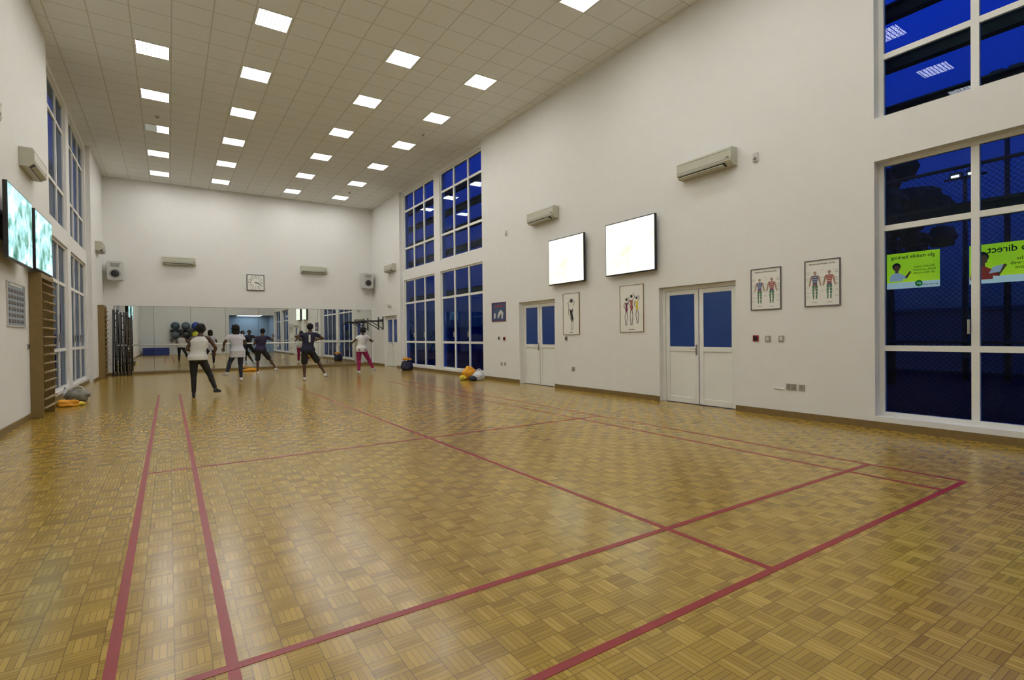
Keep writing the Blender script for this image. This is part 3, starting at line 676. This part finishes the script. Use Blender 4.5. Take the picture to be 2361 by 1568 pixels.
def person(loc, s, J, label, topm, botm, shoe, hair=(1.0, 0), sleeve=.55, pants='long', hem=.86, rot=0, extra=None, wide=1.0):
    t = thing('person', label, 'person', (loc[0], loc[1], 0), rot)
    K = {k: Vector(v)*s for k, v in J.items()}
    pel, che, nek, hed = K['pel'], K['che'], K['nek'], K['hed']
    prof = [(pel+Vector((0, -.005*s, -.12*s)), .105*wide, .085), (pel+Vector((0, -.015*s, -.05*s)), .162*wide, .118), (pel+Vector((0, -.01*s, .03*s)), .152*wide, .108), (pel*.55+che*.45, .126*wide, .094), (che+Vector((0, .0, -.03*s)), .142*wide, .104), (che+Vector((0, 0, .06*s)), .160*wide, .106), (che+Vector((0, 0, .12*s)), .150, .090), (nek+Vector((0, 0, -.03*s)), .085, .066), (nek+Vector((0, 0, .01*s)), .056, .056)]
    def sample(z):
        if z <= prof[0][0].z: return prof[0]
        for i in range(len(prof)-1):
            a, b = prof[i], prof[i+1]
            if a[0].z <= z <= b[0].z:
                f = (z-a[0].z)/(b[0].z-a[0].z); f2 = f*f*(3-2*f); c = a[0].lerp(b[0], f); return (c, a[1]+(b[1]-a[1])*f2, a[2]+(b[2]-a[2])*f2)
        return prof[-1]
    def torso(mb, g, z0, z1, minr=None, n=22):
        R = []
        for i in range(n+1):
            z = z0+(z1-z0)*i/n; c, rx, ry = sample(z); c = Vector((c.x, c.y, z))
            if minr and z < pel.z+.03*s: rx = max(rx, minr[0]*wide); ry = max(ry, minr[1])
            R.append((c, rx*s+g, ry*s+g))
        mb.loft(R, 28)
    b = MB(); torso(b, 0, prof[0][0].z, prof[-1][0].z)
    for q in (-1, 1): b.ell(pel+Vector((q*.07*s, -.045*s, -.06*s)), (.088*s, .088*s, .09*s))
    b.cap(K['shL'], .048*s, nek-Vector((.05*s, 0, .045*s)), .05*s); b.cap(K['shR'], .048*s, nek-Vector((-.05*s, 0, .045*s)), .05*s)
    b.cap(nek-Vector((0, 0, .04*s)), .056*s, hed-Vector((0, .01*s, .06*s)), .050*s)
    b.ell(hed+Vector((0, -.005*s, .02*s)), (.073*s, .092*s, .096*s)); b.ell(hed+Vector((0, .025*s, -.045*s)), (.055*s, .062*s, .066*s))
    b.ell(hed+Vector((0, .098*s, -.012*s)), (.016*s, .022*s, .026*s)); b.ell(hed+Vector((0, .085*s, -.055*s)), (.026*s, .016*s, .016*s))
    for q in (-1, 1): b.ell(hed+Vector((q*.075*s, -.005*s, -.005*s)), (.014*s, .020*s, .032*s))
    ex = MB()
    for q in 'LR':
        sh, el, wr = K['sh'+q], K['el'+q], K['wr'+q]
        b.cap(sh, .050*s, el, .038*s); b.cap(el, .038*s, wr, .026*s); b.ell(el+(wr-el)*.25, .042*s)
        d = (wr-el).normalized(); sd = d.cross(Vector((0, 1, 0)))
        if sd.length < .2: sd = Vector((0, 0, 1))
        sd.normalize(); nn = d.cross(sd).normalized()
        pc = wr+d*.085*s
        b.cap(wr, .024*s, wr+d*.05*s, .028*s); b.cap(wr+d*.05*s+sd*.018*s, .020*s, pc+sd*.02*s, .016*s); b.cap(wr+d*.05*s-sd*.018*s, .020*s, pc-sd*.02*s, .016*s)
        for i, (of, ln) in enumerate(((-.033, .068), (-.011, .08), (.011, .075), (.033, .058))):
            a0 = pc+sd*of*s-d*.01*s; a1 = a0+(d*.9+nn*.35).normalized()*ln*.5*s; a2 = a1+(d*.6+nn*.8).normalized()*ln*.5*s
            ex.cap(a0, .0100*s, a1, .0090*s, 8); ex.cap(a1, .0090*s, a2, .0075*s, 8)
        a0 = wr+d*.03*s-sd*.026*s; a1 = a0+(d*.6-sd*.8).normalized()*.04*s; a2 = a1+(d*.9-sd*.2).normalized()*.032*s
        ex.cap(a0, .012*s, a1, .0105*s, 8); ex.cap(a1, .0105*s, a2, .009*s, 8)
        hp, kn, an, to = K['hp'+q], K['kn'+q], K['an'+q], K['to'+q]
        b.cap(hp, .090*s, kn, .056*s); b.cap(kn, .054*s, an, .035*s); b.ell(kn+(an-kn)*.28+Vector((0, -.018*s, 0)), (.050*s, .054*s, .10*s)); b.cap(an, .035*s, to, .026*s)
    fin(b, 'body', skin, t, .014*s, ex)
    c = MB(); torso(c, .018, hem*s, nek.z-.025*s, (.170, .126))
    if sleeve:
        for q in 'LR':
            sh, el = K['sh'+q], K['el'+q]; e2 = sh+(el-sh)*sleeve; c.tube(sh, e2, .060*s, .068*s, 16); c.ell(sh, .061*s)
            c.cap(sh, .058*s, nek-Vector(((.05 if q == 'L' else -.05)*s, 0, .05*s)), .058*s)
    else:
        for q, sg_ in (('L', -1), ('R', 1)): c.cap(nek+Vector((sg_*.085*s, 0, -.065*s)), .047*s, nek+Vector((sg_*.07*s, 0, -.10*s)), .06*s)
    fin(c, 'top', topm, t, .014, smooth=3)
    c = MB(); g = .012 if pants == 'tight' else .022
    R = []
    for i in range(9):
        z = pel.z+(-.13+.20*i/8)*s; cc, rx, ry = sample(z); R.append((Vector((cc.x, cc.y, z)), rx*s+g*.6, ry*s+g*.6))
    c.loft(R, 28)
    for q in (-1, 1): c.ell(pel+Vector((q*.07*s, -.045*s, -.06*s)), (.088*s+g*.7, .088*s+g*.7, .09*s+g*.7))
    for q in 'LR':
        hp, kn, an = K['hp'+q], K['kn'+q], K['an'+q]
        if pants == 'shorts': k2 = hp+(kn-hp)*.98; c.tube(hp, k2, .102*s, .090*s, 18); c.ell(hp, .102*s)
        else:
            c.cap(hp, .090*s+g, kn, .056*s+g); f = .88; c.cap(kn, .054*s+g, kn+(an-kn)*f, .037*s+g); c.ell(kn+(an-kn)*.28+Vector((0, -.018*s, 0)), (.050*s+g, .054*s+g, .10*s+g))
    fin(c, 'trousers' if pants != 'shorts' else 'shorts', botm, t, .014, smooth=3)
    for q in 'LR':
        an, to = K['an'+q], K['to'+q]; d = (to-an); fw = Vector((d.x, d.y, 0)).normalized()
        sm = MB(); hh = an-fw*.028*s+Vector((0, 0, -.045*s)); tt = to+fw*.015*s+Vector((0, 0, -.008*s))
        sm.cap(hh, .038*s, hh.lerp(tt, .6), .040*s); sm.cap(hh.lerp(tt, .6), .040*s, tt, .032*s); sm.cap(an+Vector((0, 0, -.005*s)), .042*s, hh.lerp(tt, .5)+Vector((0, 0, .012*s)), .038*s)
        so = fin(sm, 'shoe', shoe, t, .009, smooth=2)
    if hair:
        r, dy = hair
        hm = MB(); off = Vector((loc[0], loc[1], 0))
        nfn = lambda v: .13*noise.noise(v*2.2+off)*r+.07*noise.noise(v*9+off)
        hm.ell(hed+Vector((0, -.026*s, .035*s)), (.082*s*r, .088*s*r, .088*s*r), 40, nf=nfn)
        if dy:
            hm.ell(hed+Vector((0, -.05*s, -.05*s)), (.082*s*r, .05*s*r, .10*s*r), 32, nf=nfn); hm.ell(hed+Vector((.04*s, -.045*s, -.09*s)), (.05*s*r, .04*s*r, .07*s*r), 24, nf=nfn)
        hm.build('hair', hairm, t, True)
    for q in (-1, 1):
        e = MB().ell(hed+Vector((q*.030*s, .078*s, .006*s)), .012*s, 12); e.m = 1; e.ell(hed+Vector((q*.030*s, .087*s, .006*s)), .006*s, 8); e.build('eye', [eyew, ink], t, True)
    MB().ell(hed+Vector((0, .098*s, -.055*s)), (.024*s, .008*s, .009*s), 12).build('mouth', lipm, t, True)
    if extra: extra(t, K, s)
    return t
def pose(dx, kick, elL, wrL, elR, wrR, stance='L', lean=.02):
    J = {}
    px = dx*.6
    J['pel'] = (px, 0, .94); J['che'] = (px+(dx-px)*.5, .01, 1.24); J['nek'] = (dx, .01, 1.44); J['hed'] = (dx+.01, .03, 1.575)
    J['shL'] = (dx-.165, 0, 1.36); J['shR'] = (dx+.165, 0, 1.375)
    J['elL'] = (dx+elL[0], elL[1], elL[2]); J['wrL'] = (dx+wrL[0], wrL[1], wrL[2]); J['elR'] = (dx+elR[0], elR[1], elR[2]); J['wrR'] = (dx+wrR[0], wrR[1], wrR[2])
    S, K_ = ('L', 'R') if stance == 'L' else ('R', 'L'); sg = -1 if stance == 'L' else 1
    J['hp'+S] = (px+sg*.08, 0, .89); J['kn'+S] = ((px+sg*.08)*.55, .05, .50); J['an'+S] = (0, 0, .085); J['to'+S] = (0, .15, .042)
    hx = px-sg*.08; J['hp'+K_] = (hx, 0, .89)
    kx, ky, kz = kick; mx = (hx+kx)/2-sg*.02; J['kn'+K_] = (mx, .07+ky*.5, (.90+kz)/2+.0)
    J['an'+K_] = kick; J['to'+K_] = (kx-sg*.09, ky+.10, kz-.055)
    return J
wt = mat('white_jersey', (.68, .68, .66), .8, var=.12); wt2 = mat('white_tshirt', (.62, .62, .68), .8, var=.15)
blk = mat('black_leggings', (.012, .012, .014), .7); den = mat('dark_denim', (.025, .03, .05), .8, var=.3); nav = mat('navy_shirt', (.010, .012, .035), .8); pur = mat('dark_purple_shirt', (.022, .014, .050), .8)
mag = mat('magenta_pants', (.33, .015, .10), .8)
def at(px, py): p = FL(px, py); return (p.x, p.y)
person(at(447, 916), .985, pose(.15, (.44, -.05, .17), (-.27, .0, 1.12), (-.20, .22, 1.08), (.31, .0, 1.14), (.30, .22, 1.02)), 'person in white sleeveless top and black leggings kicking one leg sideways, leftmost', wt, blk, shoeb, (1.28, 0), sleeve=0, pants='tight', hem=.86, wide=1.14)
person(at(556, 878), 1.03, pose(-.14, (-.38, -.05, .26), (-.30, .0, 1.16), (-.30, .20, 1.00), (.28, .0, 1.14), (.26, .22, 1.15), stance='R'), 'person in long white t-shirt and dark trousers, second from left', wt2, den, shoew, (1.36, 1), hem=.72, pants='tight', wide=1.16)
person(at(594, 863), .995, pose(.18, (.62, -.05, .20), (-.28, .02, 1.12), (-.2, .24, 1.15), (.36, .05, 1.25), (.40, .26, 1.38)), 'person in dark purple shirt and shorts exercising closest to the mirror', pur, blk, shoew, (1.08, 0), pants='shorts', wide=1.08)
def jersey(t, K, s):
    o = text('back_number', '1', .30, wt, t, 0, 0, 0, bold=.012); c = K['che']; o.location = (c.x, c.y-.106*s-.028, c.z+.0)
person(at(702, 878), 1.045, pose(.17, (.58, -.08, .18), (-.40, .0, 1.32), (-.24, .25, 1.25), (.38, .0, 1.25), (.28, .26, 1.22)), 'person in navy jersey with a white back number and black shorts, arms raised', nav, blk, shoew, (1.1, 0), pants='shorts', extra=jersey, wide=1.12)
person(at(828, 861), .985, pose(.16, (.52, -.05, .17), (-.30, .05, 1.22), (-.34, .26, 1.12), (.32, .05, 1.20), (.42, .25, 1.20)), 'person in white t-shirt and magenta trousers, rightmost', wt, mag, shoew, (1.28, 0), pants='long', hem=.80, wide=1.08)
# ------------------------------------------------------------------ outside
grd = mat('night_ground', (.005, .007, .012), .9, scale=1.5, var=.5, spec=.1); dkm = mat('night_concrete', (.016, .020, .028), .8); leaf = mat('night_leaves', (.008, .014, .010), .9)
tag(MB().box(XR+.36, 60, -30, 50, -.3, -.15).build('ground_outside', grd), 'dark ground outside the right windows', 'ground', kind='structure')
tag(MB().box(-50, XL-.41, -30, 50, -.3, -.15).build('ground_left', grd), 'dark ground outside the left windows', 'ground', kind='structure')
tag(MB().box(-5.5, -5.2, 4, 40, -.15, 11).build('added_dark_wall_left', dkm), 'dark wall added outside to darken the left windows', 'wall', kind='structure')  # added dark backdrop so the left windows stay dark
zz = [3.05, 4.75, 5.55, 6.35, 7.15]
for side_, (y0, y1) in (('nearest', (-4, 6.5)), ('farther', (13.5, 24.0))):
    for k, z in enumerate(zz):
        t = thing('shading_beam', 'dark horizontal beam outside the %s right windows, %s from below' % (side_, on[k]), 'beam', (9.6, (y0+y1)/2, z), 0)
        L = (y1-y0)/2; MB().box(-.03, .03, -L, L, -.12, .12).box(-.12, -.03, -L, L, -.12, -.09).box(-.12, -.03, -L, L, .09, .12).build('blade', dkm, t)
        for yy in (-L+.4, L-.4): MB().box(-1.1, -.12, yy-.03, yy+.03, -.03, .03).build('support_arm', dkm, t)
t = thing('chain_link_fence', 'tall chain link fence outside the big right window', 'fence', (11.0, 2.0, -.15))
MB().add([(0, -10, 0.05), (0, 7, 0.05), (0, 7, 4.2), (0, -10, 4.2)], [(0, 1, 2, 3)]).build('wire_mesh', m_chain(), t)
for k in range(6): MB().tube((0, -10+3.4*k, 0), (0, -10+3.4*k, 4.3), .035).build('post', dkm, t, True)
MB().tube((0, -10, 4.2), (0, 7, 4.2), .03).tube((0, -10, 1.3), (0, 7, 1.3), .03).build('rail', dkm, t, True)
t = thing('boundary_wall', 'low grey wall beyond the fence outside the window', 'boundary wall', (24, 4, -.15)); wl = mat('night_wall', (.07, .09, .13), .8)
MB().box(-.15, .15, -22, 44, 0, 2.2).build('wall_body', wl, t); MB().box(-.22, .22, -22, 44, 2.2, 2.32).build('coping', wl, t)
flm = mat('flood_lamp', (1, 1, 1), .4, em=25, emc=(.9, .95, 1))
for (px, py, lab) in ((2225, 408, 'floodlight pole seen through the lower big window'), (2322, 170, 'tall floodlight pole seen through the upper big window')):
    d = ray(px, py); p = O+d*(20/d.x)
    t = thing('floodlight_pole', lab, 'floodlight', (p.x, p.y, -.15)); h_ = p.z+.15
    MB().tube((0, 0, 0), (0, 0, h_), .09, .05).build('pole', dkm, t, True); MB().tube((0, -.5, h_), (0, .5, h_), .04).build('crossarm', dkm, t, True)
    for yy in (-.2, .2):
        q = MB().box(-.12, .12, yy-.14, yy+.14, h_-.02, h_+.16).build('lamp_housing', dkm, t); MB().box(-.135, -.12, yy-.09, yy+.09, h_+.02, h_+.07).build('lamp', flm, q)
d = ray(2050, 505); p = O+d*(17/d.x)
t = thing('tree', 'dark tree outside the big window beyond the fence', 'tree', (p.x, p.y, -.15))
MB().tube((0, 0, 0), (0, 0, p.z), .16, .08).build('trunk', leaf, t, True)
random.seed(11); mb = MB()
for k in range(60):
    v = Vector((random.gauss(0, .55), random.gauss(0, .4), random.gauss(0, .6))); mb.ell(v+Vector((0, 0, p.z)), .22+.15*random.random(), 8, nf=lambda q: .4*noise.noise(q*4+v))
mb.build('crown', leaf, t)
# banners hung on the fence, lettering faces outwards; colours emit, standing in for light on them
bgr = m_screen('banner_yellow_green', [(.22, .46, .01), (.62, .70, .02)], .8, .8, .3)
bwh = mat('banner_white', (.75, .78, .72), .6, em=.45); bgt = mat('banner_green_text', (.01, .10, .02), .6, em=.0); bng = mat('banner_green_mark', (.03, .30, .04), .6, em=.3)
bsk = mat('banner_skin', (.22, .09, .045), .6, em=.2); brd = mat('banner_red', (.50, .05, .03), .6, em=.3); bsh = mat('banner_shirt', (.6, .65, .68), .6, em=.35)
def banner(xl, xr, yt, yb, label, kind):
    off = -(10.9-XR)
    a, z, W, H = wrect(1, xl, xr, yt, yb, off)
    if kind == 2: a = a-.35; W = W+.7
    t = thing('advertising_banner', label, 'banner', (10.9, a, z), RROT)
    MB().box(-W/2, W/2, -.004, .004, -H/2+.11, H/2).build('printed_field', bgr, t); MB().box(-W/2, W/2, -.004, .004, -H/2, -H/2+.11).build('white_strip', bwh, t)
    y = -.007
    MB().disc(W*.12, -H/2+.075, .055, y-.001, -.004, 20).build('round_mark', bng, t); text('mark_text', 'glo', .05, bwh, t, W*.12, y-.003, -H/2+.08, True)
    text('small_print', 'glo with pride', .04, bgt, t, W*.33, y, -H/2+.05, True)
    p = MB()
    def person2(cx, s, shirt):
        p.m = 0; p.extr([(cx-.05*s, .07*s), (cx-.045*s, .02*s), (cx, -.01*s), (cx+.045*s, .02*s), (cx+.05*s, .07*s), (cx+.03*s, .11*s), (cx-.03*s, .11*s)], y-.003, y); p.extr([(cx-.025*s, .02*s), (cx+.025*s, .02*s), (cx+.03*s, -.06*s), (cx-.03*s, -.06*s)], y-.002, y)
        p.m = 2; p.disc(cx-.005*s, .085*s, .068*s, y-.001, y+.001, 16)
        p.m = 1; p.extr([(cx-.12*s, -.19*s), (cx-.10*s, -.07*s), (cx-.03*s, -.035*s), (cx+.03*s, -.035*s), (cx+.09*s, -.07*s), (cx+.17*s, -.12*s), (cx+.16*s, -.16*s), (cx+.10*s, -.15*s), (cx+.10*s, -.19*s)], y-.0025, y)
        p.m = 0; p.extr([(cx+.16*s, -.15*s), (cx+.23*s, -.03*s), (cx+.205*s, -.015*s), (cx+.13*s, -.12*s)], y-.003, y)
    if kind == 1:
        text('headline', 'glo mobile banking', .085, bgt, t, 0, y, H/2-.075, True, bold=.001)
        text('slogan', 'Access your\nbank account\non the move', .060, bgt, t, W*.22, y, .0, True)
        person2(-W*.30, .95, None)
    else:
        text('headline', 'glo direct', .15, bgt, t, -W*.12, y, H/2-.10, True, bold=.002)
        text('slogan', 'Browse the\nworld wide web\non the move', .075, bgt, t, W*.05, y, -.02, True)
        person2(-W*.38, 1.3, None)
        q = MB(); q.extr([(-W*.32, -.16), (-W*.22, -.14), (-W*.19, -.03), (-W*.28, -.05)], y-.006, y-.004); q.build('laptop', bsh, t)
    p.build('pictured_figure', [bsk, bsh if kind == 1 else brd, ink], t)
banner(2045, 2167, 588, 668, 'yellow green banner with mirrored lettering and white shirted figure', 1)
banner(2235, 2361, 568, 656, 'yellow green banner with mirrored lettering and red jacket figure at photo edge', 2)
# ------------------------------------------------------------------ world and lights
w_ = bpy.data.worlds.new('dusk'); SC.world = w_; w_.use_nodes = True; nt = w_.node_tree; nt.nodes.clear()
ou = nt.nodes.new('ShaderNodeOutputWorld'); bg = nt.nodes.new('ShaderNodeBackground'); tc = nt.nodes.new('ShaderNodeTexCoord'); sp = nt.nodes.new('ShaderNodeSeparateXYZ'); rp = nt.nodes.new('ShaderNodeValToRGB')
nt.links.new(tc.outputs['Generated'], sp.inputs[0]); nt.links.new(sp.outputs[2], rp.inputs[0]); nt.links.new(rp.outputs[0], bg.inputs[0]); nt.links.new(bg.outputs[0], ou.inputs[0])
e = rp.color_ramp.elements; e[0].position = 0; e[0].color = (.003, .008, .028, 1); e[1].position = .55; e[1].color = (.002, .030, .50, 1)
q = e.new(.22); q.color = (.004, .020, .17, 1)
bg.inputs[1].default_value = 1.0
al = bpy.data.lights.new('alcove_light', 'AREA'); al.energy = 55; al.size = 2; al.color = (.75, .87, 1)
ao = bpy.data.objects.new('alcove_light', al); COL.objects.link(ao); ao.location = (6.3, YB-1.3, 3.4)
